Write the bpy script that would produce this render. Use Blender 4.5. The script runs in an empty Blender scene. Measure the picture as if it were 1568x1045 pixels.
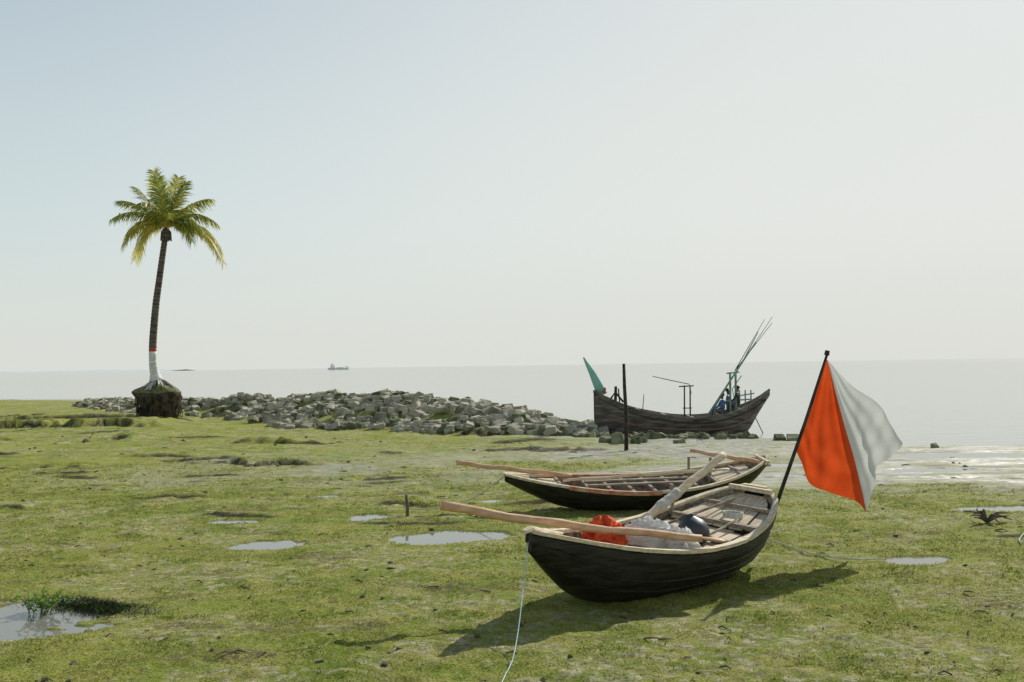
import bpy, math, random
import numpy as np
from mathutils import Vector, Matrix
random.seed(7); rng=np.random.default_rng(7)
sc=bpy.context.scene
R=math.radians
# ------------------------------------------------------------ noise
TAB=rng.random((256,256))
def vn(x,y,s=0):
    x=np.asarray(x,float)+s*17.3; y=np.asarray(y,float)+s*9.1
    xi=np.floor(x).astype(int); yi=np.floor(y).astype(int)
    fx=x-xi; fy=y-yi; fx=fx*fx*(3-2*fx); fy=fy*fy*(3-2*fy)
    a=TAB[xi%256,yi%256]; b=TAB[(xi+1)%256,yi%256]; c=TAB[xi%256,(yi+1)%256]; d=TAB[(xi+1)%256,(yi+1)%256]
    return (a*(1-fx)+b*fx)*(1-fy)+(c*(1-fx)+d*fx)*fy
def fbm(x,y,o=4,s=0):
    r=0;a=.5;t=0
    for i in range(o):
        r=r+a*vn(x*2**i,y*2**i,s+i); t+=a; a*=.5
    return r/t
def ss(a,b,x):
    t=np.clip((x-a)/(b-a),0,1); return t*t*(3-2*t)
# ------------------------------------------------------------ materials
def lk(nt,a,b): nt.links.new(a,b)
def mat(name,c1,c2=None,scale=5,rough=.8,bump=.3,bscale=None,stretch=(1,1,1),spec=.3,detail=6,contrast=(.35,.65),bdist=.02,metal=0):
    m=bpy.data.materials.new(name); m.use_nodes=True; nt=m.node_tree; b=nt.nodes['Principled BSDF']
    b.inputs['Roughness'].default_value=rough; b.inputs['Specular IOR Level'].default_value=spec; b.inputs['Metallic'].default_value=metal
    tc=nt.nodes.new('ShaderNodeTexCoord'); mp=nt.nodes.new('ShaderNodeMapping'); mp.inputs['Scale'].default_value=stretch
    lk(nt,tc.outputs['Object'],mp.inputs['Vector'])
    n=nt.nodes.new('ShaderNodeTexNoise'); n.inputs['Scale'].default_value=scale; n.inputs['Detail'].default_value=detail
    lk(nt,mp.outputs['Vector'],n.inputs['Vector'])
    cr=nt.nodes.new('ShaderNodeValToRGB'); cr.color_ramp.elements[0].position=contrast[0]; cr.color_ramp.elements[1].position=contrast[1]
    cr.color_ramp.elements[0].color=(*c1,1); cr.color_ramp.elements[1].color=(*(c2 or c1),1)
    lk(nt,n.outputs['Fac'],cr.inputs['Fac']); lk(nt,cr.outputs['Color'],b.inputs['Base Color'])
    if bump:
        n2=nt.nodes.new('ShaderNodeTexNoise'); n2.inputs['Scale'].default_value=bscale or scale*3; n2.inputs['Detail'].default_value=5
        lk(nt,mp.outputs['Vector'],n2.inputs['Vector'])
        bp=nt.nodes.new('ShaderNodeBump'); bp.inputs['Strength'].default_value=bump; bp.inputs['Distance'].default_value=bdist
        lk(nt,n2.outputs['Fac'],bp.inputs['Height']); lk(nt,bp.outputs['Normal'],b.inputs['Normal'])
    return m
def translucent(m,fac):
    nt=m.node_tree; b=nt.nodes['Principled BSDF']; o=nt.nodes['Material Output']
    t=nt.nodes.new('ShaderNodeBsdfTranslucent'); mx=nt.nodes.new('ShaderNodeMixShader'); mx.inputs[0].default_value=fac
    src=b.inputs['Base Color'].links[0].from_socket
    lk(nt,src,t.inputs['Color']); lk(nt,b.outputs[0],mx.inputs[1]); lk(nt,t.outputs[0],mx.inputs[2]); lk(nt,mx.outputs[0],o.inputs['Surface'])
    return m
M={}
M['tar']=mat('tarred_planks',(.010,.010,.007),(.036,.033,.022),3,.45,.6,9,(1,1,6),spec=.3)
M['inner']=mat('grey_wood',(.17,.14,.10),(.42,.35,.26),4,.85,.5,20,(1,6,6))
M['tan']=mat('tan_wood',(.52,.42,.27),(.80,.68,.48),5,.7,.4,20,(1,5,5))
M['deck']=mat('deck_wood',(.52,.42,.27),(.80,.67,.47),3,.75,.4,20,(1,8,4))
M['oar']=mat('oar_wood',(.55,.31,.16),(.76,.50,.30),4,.6,.3,20,(1,4,4))
M['palewood']=mat('pale_oar_wood',(.58,.46,.30),(.80,.66,.47),4,.7,.3,20,(1,4,4))
M['wrap']=mat('rag_wrap',(.46,.42,.34),(.66,.62,.52),12,.9,.8,30)
M['redpaint']=mat('worn_red_paint',(.48,.16,.08),(.58,.40,.27),5,.7,.3)
M['bark']=mat('palm_bark',(.06,.05,.04),(.18,.15,.12),2,.9,.9,8,(1,1,5),bdist=.05)
M['whitewash']=mat('whitewash',(.50,.50,.46),(.80,.80,.77),3,.85,.4,10,(1,1,3))
M['redband']=mat('red_band',(.42,.05,.03),(.5,.09,.06),3,.8,.2)
M['leaf']=translucent(mat('palm_leaf',(.13,.19,.03),(.36,.38,.06),.8,.45,0,spec=.4),.42)
M['leafy']=translucent(mat('palm_leaf_yellow',(.50,.46,.07),(.72,.58,.12),.8,.5,0),.48)
M['root']=mat('root_ball',(.02,.016,.012),(.11,.09,.06),3,.95,1,10,bdist=.1)
M['moss']=mat('mossy_turf',(.08,.10,.03),(.22,.22,.10),4,.95,.8,12,bdist=.05)
M['rock']=mat('concrete_block',(.19,.18,.125),(.52,.48,.36),.9,.9,.8,7,bdist=.05,contrast=(.3,.65))
M['rockd']=mat('mossy_block',(.07,.085,.035),(.28,.28,.16),1.6,.9,.8,7,bdist=.05)
M['orange']=translucent(mat('orange_cloth',(.62,.065,.012),(.74,.095,.02),3,.8,.15,30,bdist=.01,spec=.1),.42)
M['white']=translucent(mat('white_cloth',(.60,.60,.59),(.70,.70,.69),2,.85,.15,30,bdist=.01,spec=.1),.35)
M['pole']=mat('dark_pole',(.02,.017,.014),(.07,.055,.04),6,.8,.4)
M['greenw']=mat('green_paint_wood',(.14,.26,.20),(.28,.42,.34),4,.8,.3)
M['turq']=mat('turquoise_paint',(.18,.42,.35),(.28,.54,.46),2,.6,.3)
M['hullw']=mat('weathered_hull',(.06,.052,.044),(.22,.19,.155),1.5,.8,.6,5,(1,1,7))
M['hullred']=mat('red_bottom_paint',(.20,.10,.08),(.28,.15,.13),2,.8,.4)
M['rope']=mat('rope',(.5,.5,.42),(.7,.7,.6),20,.9,.2)
M['brope']=mat('blue_rope',(.35,.55,.6),(.55,.7,.72),20,.8,.2)
M['pot']=mat('dark_pot',(.03,.035,.04),(.055,.06,.065),5,.45,.2,spec=.4)
M['net']=translucent(mat('pale_net',(.76,.76,.72),(.90,.89,.85),9,.6,.5,25),.45)
M['redcloth']=mat('red_orange_cloth',(.6,.05,.02),(.85,.13,.03),8,.8,.6,20)
M['skin']=mat('skin',(.16,.08,.05),(.2,.1,.06),5,.6,0)
M['hair']=mat('hair',(.01,.01,.01),(.02,.02,.02),5,.6,0)
M['shirtb']=mat('blue_shirt',(.08,.14,.24),(.12,.2,.32),5,.8,.2)
M['shirtd']=mat('dark_shirt',(.04,.04,.05),(.08,.08,.09),5,.8,.2)
M['lungi']=mat('lungi',(.12,.12,.16),(.22,.2,.2),5,.8,.2)
M['weed']=mat('weed',(.015,.022,.008),(.07,.085,.03),6,.8,.3)
M['plant']=translucent(mat('plant_leaf',(.14,.24,.03),(.26,.40,.07),6,.6,0),.35)
M['driftw']=mat('driftwood',(.08,.06,.04),(.2,.16,.11),6,.9,.5)
M['ship']=translucent(mat('hazy_ship',(.84,.87,.87),(.88,.9,.9),.2,.9,0),.5)  # distance haze painted in: near-white colour, translucent to lift the backlit side
M['coast']=mat('distant_coast',(.52,.56,.57),(.56,.60,.60),.02,.95,0)  # pale blue-grey is aerial haze put into the land's colour
gm=translucent(mat('grass_blades',(.15,.19,.03),(.38,.38,.11),1.2,.7,0),.4); M['grass']=gm
# ------------------------------------------------------------ mesh builder
class MB:
    def __init__(s): s.v=[];s.f=[];s.m=[]
    def add(s,v,f,mi=0):
        o=len(s.v); s.v+= [tuple(p) for p in v]; s.f+=[tuple(i+o for i in q) for q in f]; s.m+=[mi]*len(f)
    def tube(s,pts,rad,seg=8,mi=0,sq=1.0,caps=True):
        pts=[Vector(p) for p in pts]; n=len(pts)
        if not hasattr(rad,'__len__'): rad=[rad]*n
        V=[];F=[]; up=None
        for i,p in enumerate(pts):
            t=(pts[min(i+1,n-1)]-pts[max(i-1,0)]).normalized()
            if up is None: up=Vector((0,0,1)) if abs(t.z)<.9 else Vector((0,1,0))
            a=t.cross(up).normalized(); b=a.cross(t).normalized(); up=b
            for k in range(seg):
                an=2*math.pi*k/seg; V.append(p+a*math.cos(an)*rad[i]+b*math.sin(an)*rad[i]*sq)
        for i in range(n-1):
            for k in range(seg):
                k2=(k+1)%seg; F.append((i*seg+k,i*seg+k2,(i+1)*seg+k2,(i+1)*seg+k))
        if caps: F.append(tuple(range(seg))[::-1]); F.append(tuple((n-1)*seg+k for k in range(seg)))
        s.add(V,F,mi)
    def beam(s,p,q,w,h,mi=0,up=(0,0,1)):
        p=Vector(p);q=Vector(q);t=(q-p).normalized();a=t.cross(Vector(up)).normalized()*w/2;b=a.cross(t).normalized()*h/2
        V=[p-a-b,p+a-b,p+a+b,p-a+b,q-a-b,q+a-b,q+a+b,q-a+b]
        s.add(V,[(0,1,2,3),(7,6,5,4),(0,4,5,1),(1,5,6,2),(2,6,7,3),(3,7,4,0)],mi)
    def obj(s,name,mats,parent=None,smooth=False,mtx=None):
        me=bpy.data.meshes.new(name); me.from_pydata(s.v,[],s.f)
        for m in mats: me.materials.append(M[m] if isinstance(m,str) else m)
        me.polygons.foreach_set('material_index',s.m)
        if smooth: me.polygons.foreach_set('use_smooth',[True]*len(s.f))
        me.update(); o=bpy.data.objects.new(name,me); sc.collection.objects.link(o)
        if parent: o.parent=parent
        if mtx is not None: o.matrix_world=mtx
        return o
def empty(name,loc=(0,0,0),rz=0,rx=0):
    e=bpy.data.objects.new(name,None); sc.collection.objects.link(e); e.location=loc; e.rotation_euler=(rx,0,rz); e.empty_display_size=.3; return e
def herm(xs,ys):
    xs=np.array(xs,float);ys=np.array(ys,float); d=np.gradient(ys,xs)
    def f(x):
        i=int(np.clip(np.searchsorted(xs,x)-1,0,len(xs)-2)); h=xs[i+1]-xs[i]; t=(x-xs[i])/h
        return float((2*t**3-3*t*t+1)*ys[i]+(t**3-2*t*t+t)*h*d[i]+(-2*t**3+3*t*t)*ys[i+1]+(t**3-t*t)*h*d[i+1])
    return f
# ------------------------------------------------------------ terrain definition
PUD=[(-1.13,17.6,1.0,.74),(-4.22,17.1,.66,.48),(-2.9,20,.6,.42),(-5.5,19.7,.5,.28),(6.0,15,.58,.34),(-6.1,12.2,1.35,.95),
     (-2.5,23.3,.6,.4),(-.4,22.2,.45,.32),(9.7,20,1.2,.4),(-4.4,23.4,.35,.28),(8.3,24.5,1.0,.4),(4.6,26.5,1.1,.5),(11.5,27,1.5,.6),(7,29,1.6,.6),(13,31,2.2,.7)]
LED=[(-31,-18.8,53,.48,5),(-18.8,-16,41.5,.32,2.5),(-9.4,-6.0,31.2,.22,2),(-11.2,-9,40,.28,3),(-19,-15.3,61,.45,4),(-4.8,-3.8,35,.18,1.2),
     (-6.5,-4.7,20.1,.08,1),(-13,-11.6,28,.12,1),(-6.7,-6.1,24,.1,.8),(-2.6,-.5,42.5,.25,2),(-13,-9.5,56,.35,3),(-27,-22,44,.15,3),(-7.5,-5.2,49.5,.3,3),(-3,-1,18.9,.05,.8),(8,9.5,16.9,.06,.5),(-36,-20,60,.3,4)]
for i in range(40):
    yy=20*(66/20)**random.random(); xx=random.uniform(-.58,.05)*yy; ww=random.uniform(.5,3.0)*yy/35
    LED.append((xx,xx+ww,yy,random.uniform(.05,.13)*(.5+yy/50),random.uniform(.8,3)))
SHX=[-400,-120,-57,-46,-30,-22,-16,-9,-4,0,3,5,10.5,17.4,30,100,400]
SHY=[150,135,114,110,88,76,72,65,58,52,45,41.5,38.3,33.9,30,27,25]
PATH=np.array([(-36,88,.35),(-28,75,.5),(-20,66,.8),(-14,62,1.0),(-9.5,57,1.3),(-6.5,53.5,1.5),(-2.5,49,1.25),(.4,46.3,.78),(2,45,.35),(3.4,43,.1)])
def pathd(x,y):
    best=np.full(np.shape(x),1e9); top=np.zeros(np.shape(x)); side=np.zeros(np.shape(x))
    for a,b in zip(PATH[:-1],PATH[1:]):
        dx,dy=b[0]-a[0],b[1]-a[1]; L=dx*dx+dy*dy
        t=np.clip(((x-a[0])*dx+(y-a[1])*dy)/L,0,1); px=a[0]+t*dx; py=a[1]+t*dy
        d=np.hypot(x-px,y-py); k=d<best
        best=np.where(k,d,best); top=np.where(k,a[2]+t*(b[2]-a[2]),top); side=np.where(k,np.sign(y-py),side)
    return best,top,side
def terrain(x,y,full=False):
    x=np.asarray(x,float);y=np.asarray(y,float)
    shore=np.interp(x,SHX,SHY)+ (fbm(x/3,y/3,3,5)-.5)*3
    g=np.zeros_like(x); pm=np.zeros_like(x)
    ns=(fbm(x/.45,y/.28,5,9)-.5)
    for (cx,cy,rx,ry) in PUD:
        q=((x-cx)/rx)**2+((y-cy)/ry)**2
        g=np.maximum(g,np.exp(-q/5)); pm=np.maximum(pm,ss(-.08,.22,1-q+ns*(2.2 if rx>.7 else 1.7)))
    g=np.clip(g*1.25,0,1)
    far=ss(15,45,y)
    h=(fbm(x/4,y/4,3,1)-.45)*(.07+.2*far*ss(5,-8,x))*(1-g)
    tus=fbm(x/.30,y/.22,3,2); h=h+np.clip(tus-.42,-.03,1)*.11*(1-.75*g)
    fine=fbm(x/.07,y/.06,2,3); h=h+(fine-.35)*.024*(1-.75*g)
    soil=np.zeros_like(x)
    for (x0,x1,yl,hh,dp) in LED:
        k=(y>yl-3)&(y<yl+dp*4+2)&(x>x0-1)&(x<x1+1)
        if not k.any(): continue
        X=x[k];Y=y[k]
        ed=Y-(yl+(fbm(X/1.5,Y/3,3,4)-.5)*4.0*min(1,hh*4))
        w=ss(x0-.6,x0+1.0,X)*ss(x1+.6,x1-1.0,X)*ss(.28,.46,fbm(X/1.2,Y/2,3,14)+.04)
        wd=.08+yl*.004
        h[k]=h[k]+hh*w*ss(0,wd,ed)*np.exp(-np.clip(ed,0,None)/dp)
        soil[k]=np.maximum(soil[k],ss(.15,.5,w)*ss(-wd*.8,0,ed)*ss(wd*1.0,wd*.5,ed)*ss(.25,.45,fbm(X/.3,Y/.3,2,19)+.1))
    d,top,side=pathd(x,y); W=np.where(side<0,1.8+top*2.8,1.5+top*1.5)
    mound=top*.85*ss(1,0,d/W)
    e=y-shore
    h=h*ss(4,-6,e)-.09*ss(-7,-.5,e)-1.2*ss(0,14,e)
    h=h+mound
    h=h-.06*pm
    if not full: return h
    n1=fbm(x/2.2,y/1.6,4,11); n2=fbm(x/7,y/3,3,12)
    mud=ss(20,27,y)*ss(-1.5,5,x+(n2-.5)*6)*1.0
    strip=ss(23,28,y)*ss(38,32,y)*ss(-14,-7,x)*.38
    mud=np.maximum(mud,strip); mud=mud+(n1-.5)*1.8*np.clip(mud*2.2,0,1)
    mud=np.maximum(mud,ss(-3,0,e)); mud=np.clip(mud,0,1)
    soil=np.maximum(soil,.5*ss(.02,.3,pm)*ss(1,.5,pm))
    sand=ss(-9,-1,e)*ss(-40,-46,x)
    mott=ss(.43,.62,fbm(x/1.1,y/.9,4,21))
    return h,mud,soil,sand,pm,mott
def build_ground():
    ys=np.concatenate([np.linspace(-25,3.5,30),np.geomspace(3.7,130,800),np.geomspace(140,9000,25)])
    us=np.linspace(-1,1,640)
    Y,U=np.meshgrid(ys,us,indexing='ij'); X=U*(np.maximum(Y,0)*.70+5)
    X=np.where(Y>130,U*(Y*1.2-65+5),X)
    h,mud,soil,sand,pm,mott=terrain(X,Y,True)
    nr,nc=X.shape; co=np.stack([X,Y,h],-1).reshape(-1,3)
    idx=np.arange(nr*nc).reshape(nr,nc)
    q=np.stack([idx[:-1,:-1],idx[:-1,1:],idx[1:,1:],idx[1:,:-1]],-1).reshape(-1,4)
    me=bpy.data.meshes.new('ground'); me.vertices.add(len(co)); me.vertices.foreach_set('co',co.ravel())
    me.loops.add(q.size); me.loops.foreach_set('vertex_index',q.ravel().astype(np.int32))
    me.polygons.add(len(q)); me.polygons.foreach_set('loop_start',np.arange(0,q.size,4,dtype=np.int32))
    me.polygons.foreach_set('use_smooth',np.ones(len(q),bool)); me.update(); me.validate()
    a=me.attributes.new('zone','FLOAT_COLOR','POINT'); a.data.foreach_set('color',np.stack([mud,soil,sand,mott],-1).reshape(-1).astype(np.float32))
    o=bpy.data.objects.new('ground',me); sc.collection.objects.link(o)
    m=bpy.data.materials.new('tidal_grass_mud'); m.use_nodes=True; nt=m.node_tree; b=nt.nodes['Principled BSDF']; me.materials.append(m)
    N=nt.nodes.new
    tc=N('ShaderNodeTexCoord')
    def noise(sc_,det=6,rough=.6,st=(1,1,1)):
        mp=N('ShaderNodeMapping'); mp.inputs['Scale'].default_value=st; lk(nt,tc.outputs['Object'],mp.inputs['Vector'])
        n=N('ShaderNodeTexNoise'); n.inputs['Scale'].default_value=sc_; n.inputs['Detail'].default_value=det; n.inputs['Roughness'].default_value=rough
        lk(nt,mp.outputs['Vector'],n.inputs['Vector']); return n.outputs['Fac']
    def ramp(src,p0,p1,c0=(0,0,0),c1=(1,1,1)):
        r=N('ShaderNodeValToRGB'); e=r.color_ramp.elements; e[0].position=p0;e[1].position=p1;e[0].color=(*c0,1);e[1].color=(*c1,1); lk(nt,src,r.inputs['Fac']); return r.outputs['Color']
    def mix(f,a_,b_,mode='MIX'):
        x=N('ShaderNodeMix'); x.data_type='RGBA'; x.blend_type=mode
        if isinstance(f,(int,float)): x.inputs[0].default_value=f
        else: lk(nt,f,x.inputs[0])
        for k,c in ((6,a_),(7,b_)):
            if isinstance(c,tuple): x.inputs[k].default_value=(*c,1)
            else: lk(nt,c,x.inputs[k])
        return x.outputs[2]
    at=N('ShaderNodeAttribute'); at.attribute_name='zone'; sp=N('ShaderNodeSeparateColor'); lk(nt,at.outputs['Color'],sp.inputs[0])
    big=noise(.22,5); mid=noise(1.3,6,.65); sm=noise(9,6,.7); fi=noise(38,4,.7)
    green=mix(ramp(big,.4,.6),(.185,.26,.018),(.30,.335,.04))
    green=mix(ramp(mid,.42,.60),green,(.39,.37,.08))
    green=mix(ramp(sm,.51,.66),green,(.47,.44,.19))
    green=mix(ramp(fi,.50,.62),green,(.10,.14,.015))
    beige=mix(ramp(sm,.4,.6),(.22,.21,.08),(.55,.51,.31))
    bm=N('ShaderNodeMath'); bm.operation='MULTIPLY'; lk(nt,at.outputs['Alpha'],bm.inputs[0]); lk(nt,ramp(noise(6,6,.7,(.7,1.2,1)),.47,.57),bm.inputs[1])
    col=mix(bm.outputs[0],green,beige)
    brown=N('ShaderNodeMath'); brown.operation='MULTIPLY'; lk(nt,ramp(noise(.9,7,.7,(.45,1.3,1)),.55,.63),brown.inputs[0]); lk(nt,ramp(noise(14,4,.7),.42,.54),brown.inputs[1])
    col=mix(brown.outputs[0],col,(.16,.13,.06))
    mudc=mix(ramp(noise(2.2,6,.6,(.5,1.6,1)),.4,.62),(.22,.205,.165),(.40,.385,.325))
    mudc=mix(ramp(noise(1.5,6,.65,(.5,2,1)),.52,.58),mudc,(.19,.225,.045))
    col=mix(sp.outputs[0],col,mudc)
    col=mix(sp.outputs[2],col,(.5,.48,.42))
    col=mix(sp.outputs[1],col,(.05,.04,.024))
    lk(nt,col,b.inputs['Base Color'])
    wet=ramp(noise(.8,5,.6,(.5,2,1)),.42,.62,(.42,.42,.42),(.85,.85,.85))
    rg=mix(sp.outputs[0],(.95,.95,.95),wet); lk(nt,rg,b.inputs['Roughness'])
    b.inputs['Specular IOR Level'].default_value=.2
    hs=N('ShaderNodeMath'); hs.operation='ADD'; lk(nt,sm,hs.inputs[0]); lk(nt,fi,hs.inputs[1])
    bp=N('ShaderNodeBump'); bp.inputs['Distance'].default_value=.04
    st=mix(sp.outputs[0],(1,1,1),(.25,.25,.25)); lk(nt,st,bp.inputs['Strength'])
    lk(nt,hs.outputs[0],bp.inputs['Height']); lk(nt,bp.outputs['Normal'],b.inputs['Normal'])
    return o
build_ground()
# ------------------------------------------------------------ water
def water_mat(name,col,rough,wscale,bump,stretch,dist):
    m=bpy.data.materials.new(name); m.use_nodes=True; nt=m.node_tree; b=nt.nodes['Principled BSDF']
    b.inputs['Base Color'].default_value=(*col,1); b.inputs['Roughness'].default_value=rough; b.inputs['IOR'].default_value=1.33
    tc=nt.nodes.new('ShaderNodeTexCoord'); mp=nt.nodes.new('ShaderNodeMapping'); mp.inputs['Scale'].default_value=stretch
    n=nt.nodes.new('ShaderNodeTexNoise'); n.inputs['Scale'].default_value=wscale; n.inputs['Detail'].default_value=4
    lk(nt,tc.outputs['Object'],mp.inputs['Vector']); lk(nt,mp.outputs['Vector'],n.inputs['Vector'])
    bp=nt.nodes.new('ShaderNodeBump'); bp.inputs['Strength'].default_value=bump; bp.inputs['Distance'].default_value=dist
    lk(nt,n.outputs['Fac'],bp.inputs['Height']); lk(nt,bp.outputs['Normal'],b.inputs['Normal'])
    return m
wm=water_mat('silty_sea',(.33,.34,.275),.10,1.0,.3,(.3,1.7,1),.08)
b=MB(); xs=[-9000,-900,-90,90,900,9000]; ys=[26,60,200,1000,9000]
V=[(x,y,-.11) for y in ys for x in xs]; F=[(j*6+i,j*6+i+1,(j+1)*6+i+1,(j+1)*6+i) for j in range(4) for i in range(5)]
b.add(V,F); b.obj('sea_water',[wm])
pw=water_mat('puddle_water',(.20,.20,.165),.04,6,.05,(1,1,1),.01)
for (cx,cy,rx,ry) in PUD:
    b=MB(); n=40; b.add([(cx+rx*1.6*math.cos(a*2*math.pi/n),cy+ry*1.6*math.sin(a*2*math.pi/n),-.018) for a in range(n)],[tuple(range(n))]); b.obj('puddle_water',[pw])
# ------------------------------------------------------------ turf blades (one object)
def build_grass():
    n=190000
    y=6.2*(32/6.2)**(rng.random(n)); x=(rng.random(n)*2-1)*(y*.56+1.2)
    h,mud,soil,sand,pm,mott=terrain(x,y,True)
    k=(mud<.35)&(pm<.12)&(fbm(x/.5,y/.4,3,31)+rng.normal(0,.12,n)>.46)&((mott<.5)|(rng.random(n)<.3))&((pm<.02)|(h>-.005))
    x,y,h=x[k],y[k],h[k]; n=len(x)
    nb=3; L=(.006+.020*rng.random((n,nb)))*(0.8+y[:,None]/30)
    an=rng.random((n,nb))*6.283; w=(.003+.004*rng.random((n,nb)))*(.6+y[:,None]/12)
    ox=(rng.random((n,nb))-.5)*.08; oy=(rng.random((n,nb))-.5)*.08
    bx=x[:,None]+ox; by=y[:,None]+oy; bz=h[:,None]-.004+0*ox
    le=(rng.random((n,nb))-.5)*2.2; le2=(rng.random((n,nb))-.5)*2.2
    p0=np.stack([bx-np.cos(an)*w,by-np.sin(an)*w,bz],-1); p1=np.stack([bx+np.cos(an)*w,by+np.sin(an)*w,bz],-1)
    p2=np.stack([bx+le*L,by+le2*L,bz+L],-1)
    co=np.stack([p0,p1,p2],2).reshape(-1,3); q=np.arange(len(co),dtype=np.int32)
    me=bpy.data.meshes.new('grass'); me.vertices.add(len(co)); me.vertices.foreach_set('co',co.ravel())
    me.loops.add(len(q)); me.loops.foreach_set('vertex_index',q); me.polygons.add(len(q)//3); me.polygons.foreach_set('loop_start',np.arange(0,len(q),3,dtype=np.int32))
    me.update(); me.materials.append(M['grass']); o=bpy.data.objects.new('grass',me); sc.collection.objects.link(o)
build_grass()
def gz(x,y): return float(terrain(np.array([x]),np.array([y]))[0])
# ------------------------------------------------------------ rocks
def block_template():
    import bmesh
    bm=bmesh.new(); bmesh.ops.create_cube(bm,size=1)
    for v in bm.verts: v.co+=Vector([random.uniform(-.10,.10) for _ in range(3)])
    bmesh.ops.bevel(bm,geom=bm.edges[:],offset=.07,segments=1,affect='EDGES')
    bm.verts.index_update(); r=([v.co.copy() for v in bm.verts],[tuple(v.index for v in f.verts) for f in bm.faces]); bm.free(); return r
TPL=[block_template() for _ in range(9)]
def addrock(mb,x,y,z,s,mi=0,flat=.8,tilt=.3):
    v,f=random.choice(TPL); rot=Matrix.Rotation(random.uniform(0,6.28),3,'Z')@Matrix.Rotation(random.gauss(0,tilt),3,'X')@Matrix.Rotation(random.gauss(0,tilt),3,'Y')
    S=Vector((s*random.uniform(.85,1.2),s*random.uniform(.75,1.05),s*random.uniform(.55,flat)))
    mb.add([rot@Vector((p.x*S.x,p.y*S.y,p.z*S.z))+Vector((x,y,z)) for p in v],f,mi)
def rocks():
    mb=MB(); P=[]
    for a,c in zip(PATH[:-1],PATH[1:]):
        L=math.hypot(c[0]-a[0],c[1]-a[1]); nn=int(L*(85 if a[0]>-16 else 34))
        for i in range(nn):
            t=random.random(); px=a[0]+t*(c[0]-a[0]); py=a[1]+t*(c[1]-a[1]); top=a[2]+t*(c[2]-a[2])
            nx,ny=(c[1]-a[1])/L,-(c[0]-a[0])/L
            if ny>0: nx,ny=-nx,-ny
            Wf=1.8+top*2.8; u=random.uniform(-.35,1.0)
            if random.random()<.35: u=random.uniform(-.2,.5)
            P.append((px+nx*u*Wf,py+ny*u*Wf,u,px))
    A=np.array(P); dens=fbm(A[:,0]/1.6,A[:,1]/1.2,3,41); H=terrain(A[:,0],A[:,1]); placed={}
    for (x,y,u,px),dn,hz in zip(P,dens,H):
        if u>.35 and dn>.53 and px<1: continue
        s=random.uniform(.28,.50)
        key=(int(x/.34),int(y/.34))
        if placed.get(key,0)>=2: continue
        placed[key]=placed.get(key,0)+1
        addrock(mb,x,y,hz+s*(.08+.32*(placed[key]-1)+random.uniform(0,.12)),s,0 if random.random()<.78 else 1,tilt=.24)
    for i in range(110):
        t=random.random(); x=-11+t*14.5; y=50.0-t*8+random.gauss(0,.35)
        s=random.uniform(.28,.48); addrock(mb,x,y,gz(x,y)+s*.15,s,1 if random.random()<.5 else 0)
    for i in range(60):
        x=random.uniform(2.5,9.8); y=41.3-(x-3)*.12+random.gauss(0,.3); s=random.uniform(.2,.42); addrock(mb,x,y,gz(x,y)+s*.12,s,1)
    for x,y,s in [(4.0,37.3,.6),(4.6,37.6,.45),(3.5,37.7,.5),(5.0,38.5,.4),(10.4,39,.4),(10.9,38.8,.45),(11.3,39.1,.35),(6.3,37.8,.35),(18.5,33.5,.3),(14.6,34.6,.25),(11.7,38.7,.3)]:
        addrock(mb,x,y,gz(x,y)+s*.12,s,1)
    for i in range(60):
        x=random.uniform(-42,-20); y=95-(x+40)*1.55+random.gauss(0,.8); s=random.uniform(.25,.5); addrock(mb,x,y,gz(x,y)+.12,s,0)
    mb.obj('rock_pile',['rock','rockd'])
rocks()
# ------------------------------------------------------------ palm
palm=empty('coconut_palm_tree',(-20.2,56.8,0))
tp=[(-.05,0,1.9),(-.1,0,2.3),(-.2,0,2.8),(-.3,0,3.6),(-.3,0,4.5),(-.22,0,5.6),(-.08,0,7.0),(.08,0,8.1),(.25,0,9.3),(.38,0,10.2),(.5,0,11.1)]
fx=herm([p[2] for p in tp],[p[0] for p in tp])
def tr(z): return float(np.interp(z,[1.8,2.3,2.8,3.6,6,10.6,11.1],[.62,.42,.26,.215,.20,.16,.2]))
mb=MB()
for z0,z1,mi in [(1.8,2.4,0),(2.4,4.08,1),(4.08,4.28,2),(4.28,11.1,0)]:
    n=max(4,int((z1-z0)/.1)); pts=[];rr=[]
    for i in range(n+1):
        z=z0+(z1-z0)*i/n; pts.append((fx(z),0,z)); rr.append(tr(z)*(1+(.05 if i%2 else -.03)))
    mb.tube(pts,rr,12,mi)
mb.obj('trunk',['bark','whitewash','redband'],palm,True)
mb=MB(); n=44;m=22;V=[]
for j in range(m+1):
    z=2.25*j/m
    prof=float(np.interp(z,[0,.3,.9,1.4,1.75,2.0,2.25],[1.1,1.0,1.0,1.22,1.27,.95,.4]))
    for i in range(n):
        a=2*math.pi*i/n; nz=float(fbm(np.array([math.cos(a)*2+5+z]),np.array([math.sin(a)*2+z*1.5]),4,3)[0])
        r=prof*(.72+.6*nz); V.append((math.cos(a)*r,math.sin(a)*r*.9,z+(.25*(nz-.5) if j else -.3)))
for j in range(m):
    F=[(j*n+i,j*n+(i+1)%n,(j+1)*n+(i+1)%n,(j+1)*n+i) for i in range(n)]
    if j==0: mb.add(V,[],0)
    mb.f+=F; mb.m+=[3 if j>=m-5 else 0]*len(F)
mb.f.append(tuple(m*n+i for i in range(n))); mb.m.append(3)
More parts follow.
